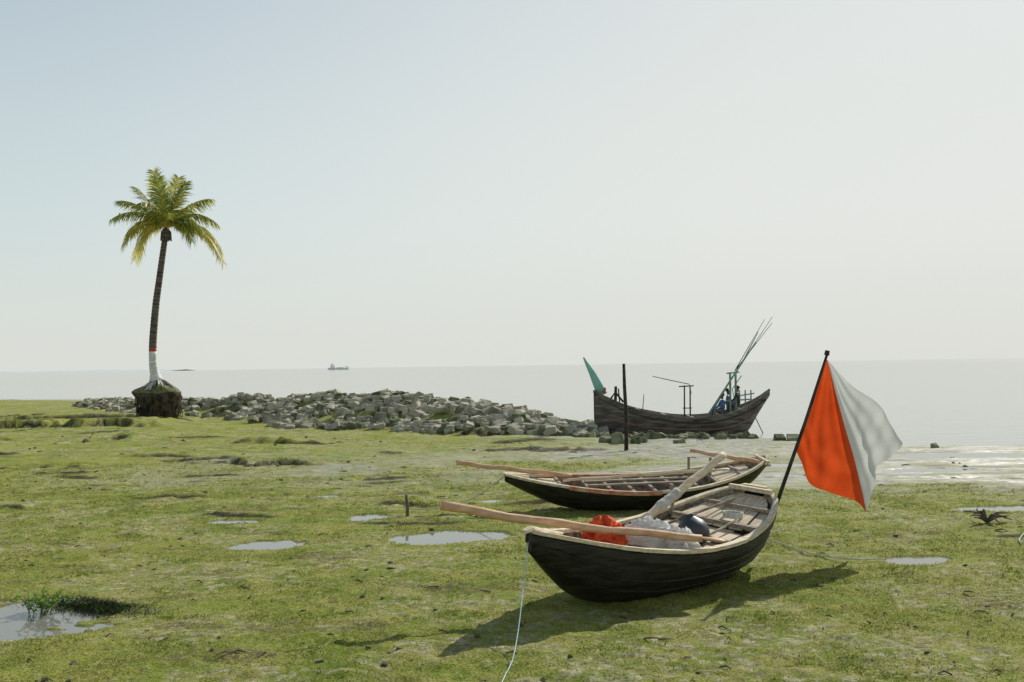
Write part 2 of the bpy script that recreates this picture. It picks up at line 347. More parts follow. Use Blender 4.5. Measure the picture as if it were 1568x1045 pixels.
for i in range(260):
    a=random.uniform(0,6.28); r=random.uniform(1.0,1.25); z=random.uniform(.7,1.8); l=random.uniform(.3,1)
    p=(math.cos(a)*r,math.sin(a)*r*.9,z); q=(p[0]*random.uniform(.9,1.08),p[1]*random.uniform(.9,1.08),max(0,z-l))
    mb.tube([p,((p[0]+q[0])/2*1.04,(p[1]+q[1])/2*1.04,(p[2]+q[2])/2),q],[.03,.02,.008],4,0)
for i in range(50):
    a=random.uniform(0,6.28); mb.tube([(math.cos(a)*.3,math.sin(a)*.3,2.4),(math.cos(a)*.75,math.sin(a)*.7,2.12),(math.cos(a)*1.2,math.sin(a),1.75)],[.08,.055,.02],5,1 if i%2 else 2)
mb.obj('root_ball',['root','whitewash','bark','moss'],palm,True)
C=Vector((.50,0,11.15)); mb=MB()
tips=[(-.85,.4,3.35,.05,.1,.85),(-.2,-.7,2.7,0,.1,.85),(.55,.5,2.95,.05,.15,.85),(1.25,-.4,2.5,.05,.35,.9),(-1.75,.3,2.35,.1,.3,.9),
      (-2.7,.3,1.65,.15,.6,1.0),(2.6,-.4,1.55,.1,.65,1.0),
      (-2.8,-.5,.55,.25,1.0,1.15),(-2.5,.8,-.2,.45,1.1,1.15),(2.65,.7,.35,.1,1.1,1.15),(2.4,-.9,-.4,.25,1.2,1.15),
      (-1.95,.4,-1.75,.95,1.1,1.25),(-1.35,-.7,-1.5,.9,.9,1.2),(-2.35,-.3,-.95,.75,1.1,1.2),
      (3.35,-.3,-2.05,.75,1.3,1.3),(2.75,.6,-1.5,.5,1.2,1.25),(1.75,-.9,-.9,.4,1.0,1.15),(3.1,.2,-1.3,.5,1.4,1.2),
      (-.6,-2.2,1.1,.1,.8,.9),(.7,2.2,1.4,.1,.8,.9),(.9,-2.1,.3,.2,.9,.9)]
for (dx,dy,dz,yl,arch,ll) in tips:
    T=C+Vector((dx,dy,dz)); ctrl=C+Vector((dx*.5,dy*.5,dz*.5+arch*1.15))
    if dz<-.5: ctrl=C+Vector((dx*.70,dy*.70,.35+arch*.35))
    P=[];N=26
    B=lambda t:C*(1-t)**2+ctrl*2*t*(1-t)+T*t*t
    for i in range(N+1): P.append(B(i/N))
    mb.tube(P,[.055*(1-i/N*.85) for i in range(N+1)],5,1)
    NL=66
    for i in range(7,NL+1):
        t=i/NL; p=B(t)
        tg=((ctrl-C)*(1-t)+(T-ctrl)*t).normalized(); side=tg.cross(Vector((0,0,1)))
        if side.length<.35: side=tg.cross(Vector((0,1,0)))
        side.normalize()
        for sg in (-1,1):
            l=ll*(.25+.85*math.sin(math.pi*(.10+.78*t)))*random.uniform(.7,1.1)
            d=(side*sg*.72+tg*(.45+.6*t)+Vector((0,0,-.3+random.gauss(0,.1)))).normalized()
            m1=p+d*l*.45; dr=random.uniform(.6,1.5)*(1.0 if dz<2.2 else .3)
            e=m1+(d+Vector((random.gauss(0,.15),random.gauss(0,.15),-dr))).normalized()*l*.55
            w=tg*.032; mi=1 if random.random()<yl*.8+.12 else 0
            mb.add([p-w*.6,p+w*.6,m1+w,m1-w,e],[(0,1,2,3),(3,2,4)],mi)
for i in range(24):
    a=random.uniform(0,6.28); mb.tube([C+Vector((0,0,0)),C+Vector((math.cos(a)*.22,math.sin(a)*.22,-.25)),C+Vector((math.cos(a)*.3,math.sin(a)*.3,-.75))],[.04,.08,.03],6,2)
mb.obj('crown',['leaf','leafy','bark'],palm)
# ------------------------------------------------------------ hull builder
def gsec(a): return math.sin(a*math.pi/2)**.75
def ksec(a): return (1-math.cos(a*math.pi/2))**.85
def hull(L,rim,half,keel,th=.035,nt=56,ns=9):
    mb=MB(); ss_=[i/ns for i in range(-ns,ns+1)]; W=len(ss_)
    def grid(off):
        V=[]
        for i in range(nt+1):
            t=i/nt; r,hf,k=rim(t),max(.01,half(t)-off),min(keel(t)+off,rim(t)-.02)
            for s in ss_:
                a=abs(s); V.append((t*L+(0 if off==0 else off*(1-2*t)),math.copysign(hf*gsec(a),s) if a>0 else 0,k+(r-k)*ksec(a)))
        return V
    Vo=grid(0);Vi=grid(th); F=[];Fi=[]
    for i in range(nt):
        for j in range(W-1):
            F.append((i*W+j,i*W+j+1,(i+1)*W+j+1,(i+1)*W+j)); Fi.append(((i+1)*W+j,(i+1)*W+j+1,i*W+j+1,i*W+j))
    F.append(tuple(range(W))); F.append(tuple(nt*W+j for j in range(W))[::-1])
    mb.add(Vo,F,0); mb.add(Vi,Fi,1)
    return mb
def strip(mb,L,rim,half,wid,hgt,dz,dy,t0,t1,mi,n=60,wob=0):
    for sg in (-1,1):
        V=[]
        for i in range(n+1):
            t=t0+(t1-t0)*i/n; y=half(t)+dy+random.uniform(-wob,wob); z=rim(t)+dz+random.uniform(-wob,wob)
            for (a,c) in ((-wid/2,-hgt/2),(wid/2,-hgt/2),(wid/2,hgt/2),(-wid/2,hgt/2)): V.append((t*L,sg*(max(.005,y+a)),z+c))
        F=[(i*4+k,i*4+(k+1)%4,i*4+4+(k+1)%4,i*4+4+k) for i in range(n) for k in range(4)]; F+=[(0,1,2,3),(n*4+3,n*4+2,n*4+1,n*4)]
        mb.add(V,F,mi)
def rib(mb,L,rim,half,keel,t,w,mi):
    V=[]
    for i in range(-9,10):
        a=abs(i)/9; r,hf,k=rim(t)-.02,half(t)-.045,keel(t)+.04
        y=math.copysign(hf*gsec(a),i) if i else 0; z=k+(r-k)*ksec(a)
        y2=y*.93; z2=z+.03*(1-a)
        V+=[(t*L-w/2,y,z),(t*L+w/2,y,z),(t*L+w/2,y2,z2),(t*L-w/2,y2,z2)]
    mb.add(V,[(i*4+k,i*4+(k+1)%4,i*4+4+(k+1)%4,i*4+4+k) for i in range(18) for k in range(4)],mi)
def deck(mb,L,rim,half,t0,t1,drop,mi,pw_=.12,gap=.008,fixz=None,wf=.93):
    x=t0*L
    while x<t1*L-.02:
        x2=min(x+pw_*random.uniform(.85,1.15),t1*L); t=x/L;u=x2/L
        z0=(rim(t)-drop if fixz is None else fixz)+random.uniform(-.004,.004); z1=(rim(u)-drop if fixz is None else fixz)
        a=max(.01,(half(t)-.04)*wf); c=max(.01,(half(u)-.04)*wf)
        V=[(x,-a,z0),(x2-gap,-c,z1),(x2-gap,c,z1),(x,a,z0)]; V+=[(p[0],p[1],p[2]-.03) for p in V]
        mb.add(V,[(0,1,2,3),(7,6,5,4),(0,4,5,1),(1,5,6,2),(2,6,7,3),(3,7,4,0)],mi); x=x2
def longboards(mb,L,half,rim,t0,t1,drop,mi,n=7,wf=.8):
    for i in range(n):
        y0=-1+2*i/n; y1=-1+2*(i+1)/n-.03
        a=half(t0)*wf;c=half(t1)*wf; z0=rim(t0)-drop+random.uniform(-.006,.006); z1=rim(t1)-drop+random.uniform(-.006,.006)
        e=random.uniform(-.06,.06)
        V=[(t0*L+e,y0*a,z0),(t1*L+e,y0*c,z1),(t1*L+e,y1*c,z1),(t0*L+e,y1*a,z0)]; V+=[(p[0],p[1],p[2]-.028) for p in V]
        mb.add(V,[(0,1,2,3),(7,6,5,4),(0,4,5,1),(1,5,6,2),(2,6,7,3),(3,7,4,0)],mi)
def near_boat():
    L=4.82
    rim=herm([0,.1,.25,.5,.75,.9,1],[1.08,.97,.82,.70,.78,.96,1.12])
    half=herm([0,.08,.25,.5,.72,.88,.96,1],[.05,.27,.63,.88,.86,.66,.44,.20])
    keel=herm([0,.08,.18,.3,.5,.7,.85,.94,1],[.84,.50,.16,.03,.0,.02,.12,.32,.58])
    e=empty('wooden_rowboat',(.12,11.65,-.02),math.atan2(.70,.715),R(4))
    hull(L,rim,half,keel).obj('hull',['tar','inner'],e,True)
    mb=MB()
    strip(mb,L,rim,half,.09,.045,.015,-.01,0,1,0,wob=.003)
    strip(mb,L,rim,half,.02,.10,-.078,.008,0,1,1)
    mb.tube([(-.10,0,1.10),(.02,0,1.12),(.3,0,1.045),(.55,0,1.0)],[.05,.07,.06,.03],8,0,.5)
    mb.beam((L-.02,-.2,rim(1)+.03),(L-.02,.2,rim(1)+.03),.08,.05,0)
    mb.beam((L-.14,-.36,rim(.975)+.05),(L-.14,.36,rim(.975)+.05),.07,.06,0)
    mb.obj('gunwale',['tan','tar'],e)
    mb=MB()
    for i in range(15): rib(mb,L,rim,half,keel,.1+.8*i/14,.045,0)
    for t,w in ((.2,.09),(.36,.08),(.52,.09),(.64,.08),(.78,.1),(.9,.09)):
        y=half(t)-.02; z=rim(t)-.045; mb.beam((t*L,-y,z),(t*L,y,z),w,.055,0)
    mb.obj('cross_beams',['inner'],e)
    mb=MB(); deck(mb,L,rim,half,.02,.17,.03,0)
    longboards(mb,L,half,rim,.60,.76,.10,0,8,.88); longboards(mb,L,half,rim,.775,.90,.07,0,6,.88)
    deck(mb,L,rim,half,.21,.58,.2,1,.14,wf=.86); deck(mb,L,rim,half,.92,.985,.06,0,wf=.8)
    mb.obj('deck_boards',['deck','inner'],e)
    mb=MB()
    for a in (.45,.62,.76,.88):
        for sg in (-1,1):
            pts=[]
            for i in range(50):
                t=.03+.94*i/49; r,hf,k=rim(t),half(t),keel(t); pts.append((t*L,sg*(hf*gsec(a)+.001),k+(r-k)*ksec(a)))
            mb.tube(pts,.009,4,0)
    mb.obj('plank_seams',['tar'],e)
    mb=MB(); y=half(.78)-.05; z=rim(.78)
    mb.tube([(.78*L,y-.02,z-.3),(.78*L,y-.02,z+.24)],.028,7,0); mb.tube([(.78*L,y-.02,z+.22),(.78*L-.06,y-.02,z+.34)],.02,6,0); mb.tube([(.78*L,y-.02,z+.22),(.78*L+.06,y-.02,z+.34)],.02,6,0)
    pts=[(.83*L+.14*math.cos(a*.5)*(1+.05*math.sin(a)),-.15+.14*math.sin(a*.5),rim(.83)-.05+a*.0015) for a in range(50)]; mb.tube(pts,.012,5,1)
    mb.tube([(.58*L,.35,rim(.6)+.0),(.92*L,.12,rim(.92)+.0)],.02,6,0); mb.tube([(.55*L,-.45,rim(.6)-.02),(.8*L,-.3,rim(.8)-.02)],.016,6,0)
    mb.obj('oar_crutch',['inner','rope'],e)
near_boat()
def far_rowboat():
    L=5.6
    rim=herm([0,.1,.25,.5,.75,.9,1],[.78,.68,.58,.50,.60,.78,.98])
    half=herm([0,.08,.25,.5,.72,.88,.96,1],[.05,.24,.58,.80,.76,.52,.3,.10])
    keel=herm([0,.08,.18,.3,.5,.7,.85,.94,1],[.64,.40,.15,.02,.0,.02,.2,.5,.8])
    e=empty('wooden_rowboat',(-.2,20.5,-.01),R(8.2),R(7))
    hull(L,rim,half,keel).obj('hull',['tar','inner'],e,True)
    mb=MB(); strip(mb,L,rim,half,.08,.05,.015,-.01,0,.22,0); strip(mb,L,rim,half,.08,.08,.0,-.005,.22,.55,1); strip(mb,L,rim,half,.08,.05,.015,-.01,.55,1,0)
    mb.tube([(-.05,0,.80),(.1,0,.79),(.5,0,.72)],[.05,.06,.03],8,0,.5)
    mb.beam((L-.1,-.35,rim(.97)+.04),(L-.1,.35,rim(.97)+.04),.06,.05,0); mb.obj('gunwale',['tan','redpaint'],e)
    mb=MB()
    for i in range(15): rib(mb,L,rim,half,keel,.1+.8*i/14,.045,0)
    for t in (.2,.3,.38,.46,.54,.62,.7,.78,.88):
        y=half(t)-.02; z=rim(t)-.03; mb.beam((t*L,-y,z),(t*L,y,z),.07,.05,0)
    for yy in (-.3,.05,.35): mb.beam((.3*L,yy,rim(.3)+.02),(.7*L,yy+.05,rim(.7)+.02),.09,.03,0)
    mb.tube([(.78*L,0,.5),(.78*L,0,1.02)],[.035,.03],6,0); mb.tube([(.72*L,.4,.5),(.72*L,.42,.95)],[.03,.03],6,0)
    mb.obj('cross_beams',['inner'],e)
    mb=MB(); deck(mb,L,rim,half,.02,.2,.03,0); longboards(mb,L,half,rim,.8,.93,.05,0,6,.85); deck(mb,L,rim,half,.25,.6,.3,1,.14,wf=.8)
    mb.obj('deck_boards',['deck','inner'],e)
far_rowboat()
def oar(p,q,r0,r1,blade=None,wrap=None,matn='oar',sag=0):
    mb=MB(); p=Vector(p);q=Vector(q); n=20
    pts=[p.lerp(q,i/n)+Vector((0,0,.010*math.sin(i*.9)-sag*math.sin(math.pi*i/n))) for i in range(n+1)]
    mb.tube(pts,[(r0+(r1-r0)*i/n)*(1+.06*math.sin(i*2.3)) for i in range(n+1)],10,0)
    if blade:
        d=(q-p).normalized(); mb.tube([q-d*.1,q+d*.15,q+d*blade*.7,q+d*blade],[.04,.09,.11,.06],10,0,.25)
    if wrap:
        a,b2=wrap; pp=[p.lerp(q,a+(b2-a)*i/12) for i in range(13)]; mb.tube(pp,[r0*1.25+random.uniform(0,.018) for _ in pp],10,1)
    return mb.obj('rowing_oar',[matn,'wrap'],None,True)
oar((-.90,12.2,1.30),(2.35,12.60,.79),.058,.045,.3,sag=.045)
oar((3.17,15.05,1.60),(1.85,14.15,.80),.055,.065,.4,(.6,.85),'palewood')
oar((-1.2,20.9,.97),(1.2,20.8,.68),.05,.042)
oar((3.9,22.0,1.06),(5.3,21.0,.86),.04,.05)
oar((1.0,20.45,.62),(4.1,20.4,.80),.03,.035,.3,None,'palewood')
def heap(name,c,rx,ry,rz,m,seed,amp=.6):
    mb=MB(); n=64;k=30;V=[]
    for j in range(k+1):
        ph=j/k*math.pi/2
        for i in range(n):
            a=2*math.pi*i/n; A=(np.array([math.cos(a)*math.cos(ph)*2.2+seed]),np.array([math.sin(a)*math.cos(ph)*2.2+ph*1.6+seed]))
            nz=float(fbm(*A,5,seed)[0]); nz=.5+(abs(nz-.5)*-1.6+.12)+.5*(nz-.5)
            s=1+amp*(nz-.5)*2*(.4+.6*math.cos(ph)); V.append((c[0]+rx*math.cos(a)*math.cos(ph)*s,c[1]+ry*math.sin(a)*math.cos(ph)*s,c[2]+rz*math.sin(ph)*(1+amp*(nz-.5)*2)))
    F=[(j*n+i,j*n+(i+1)%n,(j+1)*n+(i+1)%n,(j+1)*n+i) for j in range(k) for i in range(n)]
    mb.add(V,F); return mb.obj(name,[m],None,True)
heap('orange_net_bundle',(1.12,12.62,.72),.27,.22,.32,'redcloth',3,.8)
heap('white_plastic_bag',(1.72,12.93,.56),.44,.28,.42,'net',5,.6)
heap('white_plastic_bag',(2.08,12.86,.54),.28,.24,.34,'net',9,.6)
e=empty('cooking_pot',(2.42,13.3,.58)); e.scale=(1.0,1.0,1.0)
mb=MB(); prof=[(0,0),(.14,.01),(.21,.08),(.225,.18),(.19,.28),(.12,.35),(.11,.37),(.125,.39),(.10,.39),(.09,.36)]
n=24; V=[(r*math.cos(2*math.pi*i/n),r*math.sin(2*math.pi*i/n),z) for r,z in prof for i in range(n)]
mb.add(V,[(j*n+i,j*n+(i+1)%n,(j+1)*n+(i+1)%n,(j+1)*n+i) for j in range(len(prof)-1) for i in range(n)]); o=mb.obj('pot_body',['pot'],e,True)
o.rotation_euler=(R(-25),R(-15),0)
# ------------------------------------------------------------ flag
e=empty('signal_flag',(0,15.0,0))
mb=MB(); mb.tube([(3.83,.02,.55),(4.05,.02,1.15),(4.4,0,2.1),(4.75,-.02,3.13)],[.03,.03,.026,.02],8,0); mb.tube([(4.73,-.02,3.08),(4.745,-.02,3.15)],[.04,.035],8,0)
mb.obj('pole',['pole'],e,True)
nu,nv=44,60
def pl(pts,t):
    d=[0]
    for i in range(1,len(pts)): d.append(d[-1]+math.hypot(pts[i][0]-pts[i-1][0],pts[i][1]-pts[i-1][1]))
    d=[q/d[-1] for q in d]; return (herm(d,[p[0] for p in pts])(t),herm(d,[p[1] for p in pts])(t))
Lf=[(4.73,3.02),(4.50,2.33),(4.25,1.63)]; Sm=[(4.745,3.01),(4.9,2.49),(5.09,1.91),(5.31,1.29),(5.52,.62)]
Ro=[(4.76,3.0),(5.19,2.62),(5.74,2.27),(5.96,1.96),(6.22,1.66)]
Bo=[(4.25,1.63),(4.35,1.44),(4.46,1.16),(4.84,.98),(5.27,.82),(5.52,.62)]; Br=[(5.52,.62),(5.70,1.03),(5.76,1.29),(6.0,1.44),(6.22,1.66)]
def coons(u,v,A,B,Bt):
    a=pl(A,v);b_=pl(B,v);c=pl(Bt,u); A1=A[-1];B1=B[-1]
    t0=(A[0][0]*(1-u)+B[0][0]*u,A[0][1]*(1-u)+B[0][1]*u)
    return tuple((1-u)*a[k]+u*b_[k]+(1-v)*t0[k]+v*c[k]-((1-u)*(1-v)*A[0][k]+u*(1-v)*B[0][k]+(1-u)*v*A1[k]+u*v*B1[k]) for k in (0,1))
def dep(gu,v,x,z):
    q=min(1,v*1.3)*min(1,gu*5)
    w=.10*q*math.sin(gu*9+1.2+v*1.2)+.045*q*math.sin(gu*21+v*3)
    w+=.018*q*math.sin(gu*46+v*6+2*math.sin(v*5))
    w+=.10*(float(fbm(np.array([x*1.8]),np.array([z*1.8]),3,51)[0])-.5)*q
    w+=.014*math.sin(v*38+gu*9+3*math.sin(gu*7))*ss(.35,.8,v)*ss(.45,.8,gu)
    w+=.012*math.sin(v*30-gu*14)*ss(.5,.9,v)*ss(.5,.2,gu)
    return w+1.1*gu*v
for part,(A,B,Bt,mi) in enumerate([(Lf,Sm,Bo,0),(Sm,Ro,Br,1)]):
    V=[]
    for j in range(nv+1):
        for i in range(nu+1):
            u=i/nu;v=j/nv; x,z=coons(u,v,A,B,Bt); gu=(u+part)/2; V.append((x,dep(gu,v,x,z),z))
    mb=MB(); mb.add(V,[(j*(nu+1)+i,j*(nu+1)+i+1,(j+1)*(nu+1)+i+1,(j+1)*(nu+1)+i) for j in range(nv) for i in range(nu)],0)
    mb.obj('orange_cloth' if part==0 else 'white_cloth',['orange' if part==0 else 'white'],e,True)
# ------------------------------------------------------------ fishing boat
def fishing():
    L=7.7; e=empty('fishing_boat',(3.57,44,0),R(-2))
    rim=herm([0,.08,.19,.34,.53,.72,.87,.95,1],[1.80,1.50,1.12,.82,.63,.74,1.12,1.45,1.76])
    half=herm([0,.06,.2,.45,.7,.85,.95,1],[.12,.45,.9,1.15,1.05,.7,.35,.08])
    keel=herm([0,.03,.08,.2,.5,.8,.87,.93,1],[.45,.0,-.25,-.4,-.4,-.3,-.05,.7,1.5])
    hull(L,rim,half,keel,.05,60,10).obj('hull',['hullw','inner'],e,True)
    mb=MB(); strip(mb,L,rim,half,.10,.08,.0,0,0,1,0); strip(mb,L,lambda t:rim(t)-.22,lambda t:half(t)*.985,.05,.05,0,.012,.02,.97,1)
    strip(mb,L,lambda t:keel(t)+(rim(t)-keel(t))*.52,lambda t:half(t)*gsec(.72),.05,.05,0,.0,.03,.9,2)
    strip(mb,L,lambda t:keel(t)+(rim(t)-keel(t))*.70,lambda t:half(t)*gsec(.84),.035,.035,0,.01,.03,.93,0)
    mb.obj('rubbing_strakes',['hullw','pole','hullred'],e)
    mb=MB(); mb.tube([(.38,0,1.62),(.2,0,2.05),(-.05,0,2.6),(-.27,0,3.0),(-.42,0,3.3)],[.24,.2,.14,.08,.03],8,0,.35)
    mb.tube([(.42,-.25,1.72),(.50,-.25,1.95)],[.07,.05],6,1); mb.beam((.05,-.3,1.78),(.05,.3,1.78),.12,.12,2)
    mb.obj('prow_horn',['turq','redband','hullw'],e,True)
    mb=MB(); deck(mb,L,rim,half,.05,.25,.15,0,.2); deck(mb,L,rim,half,.25,.75,.2,0,.2,fixz=.42,wf=.9); deck(mb,L,rim,half,.76,.95,.25,0,.2)
    for t in (.12,.25,.4,.55,.7,.82): mb.beam((t*L,-half(t),rim(t)-.02),(t*L,half(t),rim(t)-.02),.12,.08,0)
    mb.obj('deck',['inner'],e)
    mb=MB()
    for x in (3.97,4.22): mb.tube([(x,0,.4),(x+.02,0,2.0)],[.035,.03],6,0)
    mb.beam((3.75,0,1.95),(4.4,0,1.98),.05,.05,0); mb.beam((3.9,0,1.0),(4.3,0,1.0),.04,.04,0)
    mb.tube([(2.6,-.1,2.42),(3.3,-.05,2.25),(4.2,0,2.05),(4.3,0,1.6)],[.015,.018,.018,.01],5,0)
    mb.tube([(.95,0,1.2),(.98,0,2.0)],[.07,.06],6,0); mb.tube([(1.15,.1,1.2),(1.1,.1,1.9)],[.03,.03],6,0); mb.tube([(2.1,-.4,.9),(2.17,-.4,1.65)],[.02,.015],5,0)
    mb.tube([(.75,0,1.45),(.95,0,1.75),(1.3,0,1.3)],[.05,.05,.05],5,0)
    mb.obj('mid_frame_posts',['pole'],e)
    mb=MB()
    mb.tube([(4.95,-.3,.7),(5.9,-.25,2.1),(7.1,-.2,3.85)],[.045,.04,.025],6,0)
    mb.tube([(5.15,.3,.7),(6.0,.3,2.1),(6.65,.2,3.1),(7.3,.2,4.3)],[.045,.04,.03,.015],6,0)
    for i in range(9):
        t=i/8; a=Vector((4.95,-.3,.75)).lerp(Vector((6.2,-.24,2.55)),t); c=Vector((5.15,.3,.75)).lerp(Vector((6.3,.25,2.55)),t); mb.tube([a,c],.018,5,0)
    for p,q in [((6.1,-.2,2.4),(7.85,-.2,4.95)),((6.2,0,2.6),(7.55,0,4.85)),((6.3,.1,2.7),(7.9,.1,4.7))]: mb.tube([p,q],[.02,.01],5,1)
    for x in (5.98,6.22): mb.tube([(x,0,.7),(x+.02,0,2.55)],[.05,.05],6,0)
    mb.beam((5.85,0,2.5),(6.4,0,2.55),.06,.06,0); mb.beam((5.8,0,1.3),(6.9,0,1.35),.06,.06,0); mb.tube([(6.2,0,1.2),(6.1,.1,1.8),(6.5,0,2.4)],.02,5,0)
    for x in (6.45,6.7,6.95): mb.tube([(x,.3,.8),(x,.3,1.75)],[.03,.03],6,0)
    mb.beam((6.4,.3,1.5),(7.1,.3,1.6),.05,.05,0)
    mb.tube([(7.0,-.2,.6),(7.35,-.3,-.2)],[.02,.02],5,1)
    mb.obj('net_boom',['greenw','pole'],e)
fishing()
def skinobj(name,pts,edges,rad,m,parent,root=0):
    me=bpy.data.meshes.new(name); me.from_pydata(pts,edges,[]); o=bpy.data.objects.new(name,me); sc.collection.objects.link(o); o.parent=parent
    o.modifiers.new('Skin','SKIN'); me.materials.append(M[m])
    sv=me.skin_vertices[0].data
    for i,r in enumerate(rad): sv[i].radius=(r,r); sv[i].use_root=(i==root)
    s=o.modifiers.new('Sub','SUBSURF'); s.levels=1; s.render_levels=2; return o
def person(loc,rz,shirt):
    e=empty('seated_fisherman',loc,rz)
    skinobj('torso',[(0,0,.1),(0,.02,.3),(0,0,.5),(0,.01,.58),(.17,0,.5),(.25,.1,.28),(.17,.3,.17),(-.17,0,.5),(-.25,.1,.28),(-.17,.3,.17)],
        [(0,1),(1,2),(2,3),(2,4),(4,5),(5,6),(2,7),(7,8),(8,9)],[.14,.13,.13,.06,.065,.05,.04,.065,.05,.04],shirt,e)
    skinobj('legs',[(0,0,.08),(.1,.1,.08),(.14,.42,.14),(.12,.45,-.28),(.12,.57,-.32),(-.1,.1,.08),(-.14,.42,.14),(-.12,.45,-.28),(-.12,.57,-.32)],
        [(0,1),(1,2),(2,3),(3,4),(0,5),(5,6),(6,7),(7,8)],[.14,.1,.075,.05,.035,.1,.075,.05,.035],'lungi',e)
    skinobj('head',[(0,.01,.58),(0,.02,.67),(0,.03,.74),(0,.02,.81)],[(0,1),(1,2),(2,3)],[.05,.07,.095,.07],'skin',e)
    skinobj('face_nose',[(0,.12,.75),(0,.145,.72)],[(0,1)],[.015,.015],'skin',e)
    skinobj('hair',[(0,-.03,.72),(0,-.02,.79),(0,.01,.835),(0,.06,.83)],[(0,1),(1,2),(2,3)],[.08,.095,.085,.05],'hair',e)
    for s in (-1,1):
        pts=[(s*.17,.3,.17),(s*.17,.37,.16)];ed=[(0,1)];rd=[.03,.035]
        for k in range(4):
            o=len(pts); pts+=[(s*(.145+.017*k),.41,.155),(s*(.145+.017*k),.44,.14)]; ed+=[(1,o),(o,o+1)]; rd+=[.009,.008]
        o=len(pts); pts+=[(s*.13,.36,.15)]; ed+=[(0,o)]; rd+=[.01]
        skinobj('hand',pts,ed,rd,'skin',e)
person((9.2,43.75,.78),R(100),'shirtb'); person((9.9,43.85,1.08),R(60),'shirtd'); person((9.55,44.3,.95),R(-100),'shirtb')
# ------------------------------------------------------------ poles, stakes, ropes
mb=MB(); z=gz(3.88,34.4); mb.tube([(3.88,34.4,z-.3),(3.9,34.4,z+1.2),(3.86,34.4,z+2.2),(3.85,34.4,z+3.0)],[.075,.065,.06,.05],8); mb.obj('mooring_pole',['pole'],None,True)
sx,sy=-2.15,20.0; mb=MB(); mb.tube([(sx,sy,-.2),(sx+.01,sy,.2),(sx-.01,sy,.44)],[.035,.035,.03],7); mb.obj('wooden_stake',['driftw'],None,True)
def rope(pts,r,m,sub=8):
    d=np.linspace(0,1,len(pts)); f=[herm(d,[p[k] for p in pts]) for k in range(3)]; n=len(pts)*sub
    mb=MB(); mb.tube([tuple(g(i/n) for g in f) for i in range(n+1)],r,5); mb.obj('mooring_rope',[m],None,True)
rope([(sx,sy,.16),(-1.7,20.1,.14),(-1.2,20.2,.19),(-.7,20.35,.38),(-.15,20.55,.76)],.013,'rope')
rope([(.16,11.67,.98),(.12,11.35,.74),(.07,10.95,.46),(.02,10.5,.22),(-.04,10.0,.07),(-.12,9.5,.05),(-.2,8.8,.05),(-.3,7,.04)],.006,'brope')
rope([(3.9,17.6,.06),(4.1,17.0,.05),(4.3,16.2,.06),(4.55,15.3,.05),(5.0,14.85,.05),(5.5,14.9,.04)],.010,'rope')
rope([(8.9,17.3,.3),(8.7,17.0,.07),(8.35,16.5,.05),(8.1,16,.05),(8.3,15.6,.05)],.010,'rope')
mb=MB(); c=Vector((8.6,18.2,.03))
for i in range(11):
    a=random.uniform(0,6.28); l=random.uniform(.15,.42); mb.tube([c,c+Vector((math.cos(a)*l*.5,math.sin(a)*l*.5,random.uniform(.05,.22))),c+Vector((math.cos(a)*l*1.2,math.sin(a)*l*1.2,random.uniform(0,.25)))],[.035,.022,.008],5)
mb.obj('driftwood_root',['driftw'])
mb=MB()
for i in range(260):
    y=6.5*(38/6.5)**random.random(); x=random.uniform(-1,1)*(y*.55); z=gz(x,y)+.008; a=random.uniform(0,6.28); l=random.uniform(.03,.14)*(1+y/25)
    if z<-.01: continue
    mb.tube([(x,y,z),(x+math.cos(a)*l*.5,y+math.sin(a)*l*.5,z+random.uniform(0,.03)),(x+math.cos(a)*l,y+math.sin(a)*l,z)],[.005*(1+y/20),.006*(1+y/20),.003],4)
mb.obj('scattered_twigs',['driftw'])
mb=MB()
for i in range(160):
    y=8*(60/8)**random.random(); x=random.uniform(-1,.9)*(y*.55); z=gz(x,y)
    if z<-.01: continue
    s=random.uniform(.02,.05)*(1+y/25); addrock(mb,x,y,z+s*.05,s,0,.6)
mb.obj('mud_clods',[mat('dark_mud',(.05,.045,.03),(.16,.14,.09),6,.9,.6)])
mb=MB()
for i in range(8000):
    x=-5.25+random.gauss(0,.45); y=12.75+random.gauss(0,.17)-(x+5.3)*.45; z=-.03; l=random.uniform(.03,.12); a=random.uniform(0,6.28)
    q=(x+math.cos(a)*l*1.1,y+math.sin(a)*l*1.1,z+l*random.uniform(.1,.9)); w=.007
    mb.add([(x-w,y,z-.01),(x+w,y,z-.01),q],[(0,1,2)],0 if random.random()<.93 else 1)
mb.obj('weed_clump',['weed','plant'])
mb=MB()
for i in range(26):
    x=-5.95+random.gauss(0,.13); y=12.6+random.gauss(0,.12); hh=random.uniform(.10,.30); x2=x+random.gauss(0,.08); y2=y+random.gauss(0,.08)
    mb.tube([(x,y,-.04),((x+x2)/2,(y+y2)/2,hh*.6),(x2,y2,hh)],[.005,.004,.003],4)
    for k in range(9):
        t=random.uniform(.4,1); p=Vector((x+(x2-x)*t,y+(y2-y)*t,hh*t)); a=random.uniform(0,6.28); d=Vector((math.cos(a),math.sin(a),random.uniform(-.2,.6))).normalized(); s=d.cross(Vector((0,0,1))).normalized()*.026; l=random.uniform(.05,.09)
        mb.add([p,p+d*l*.5+s,p+d*l,p+d*l*.5-s],[(0,1,2,3)])
mb.obj('marsh_plant',['plant'])
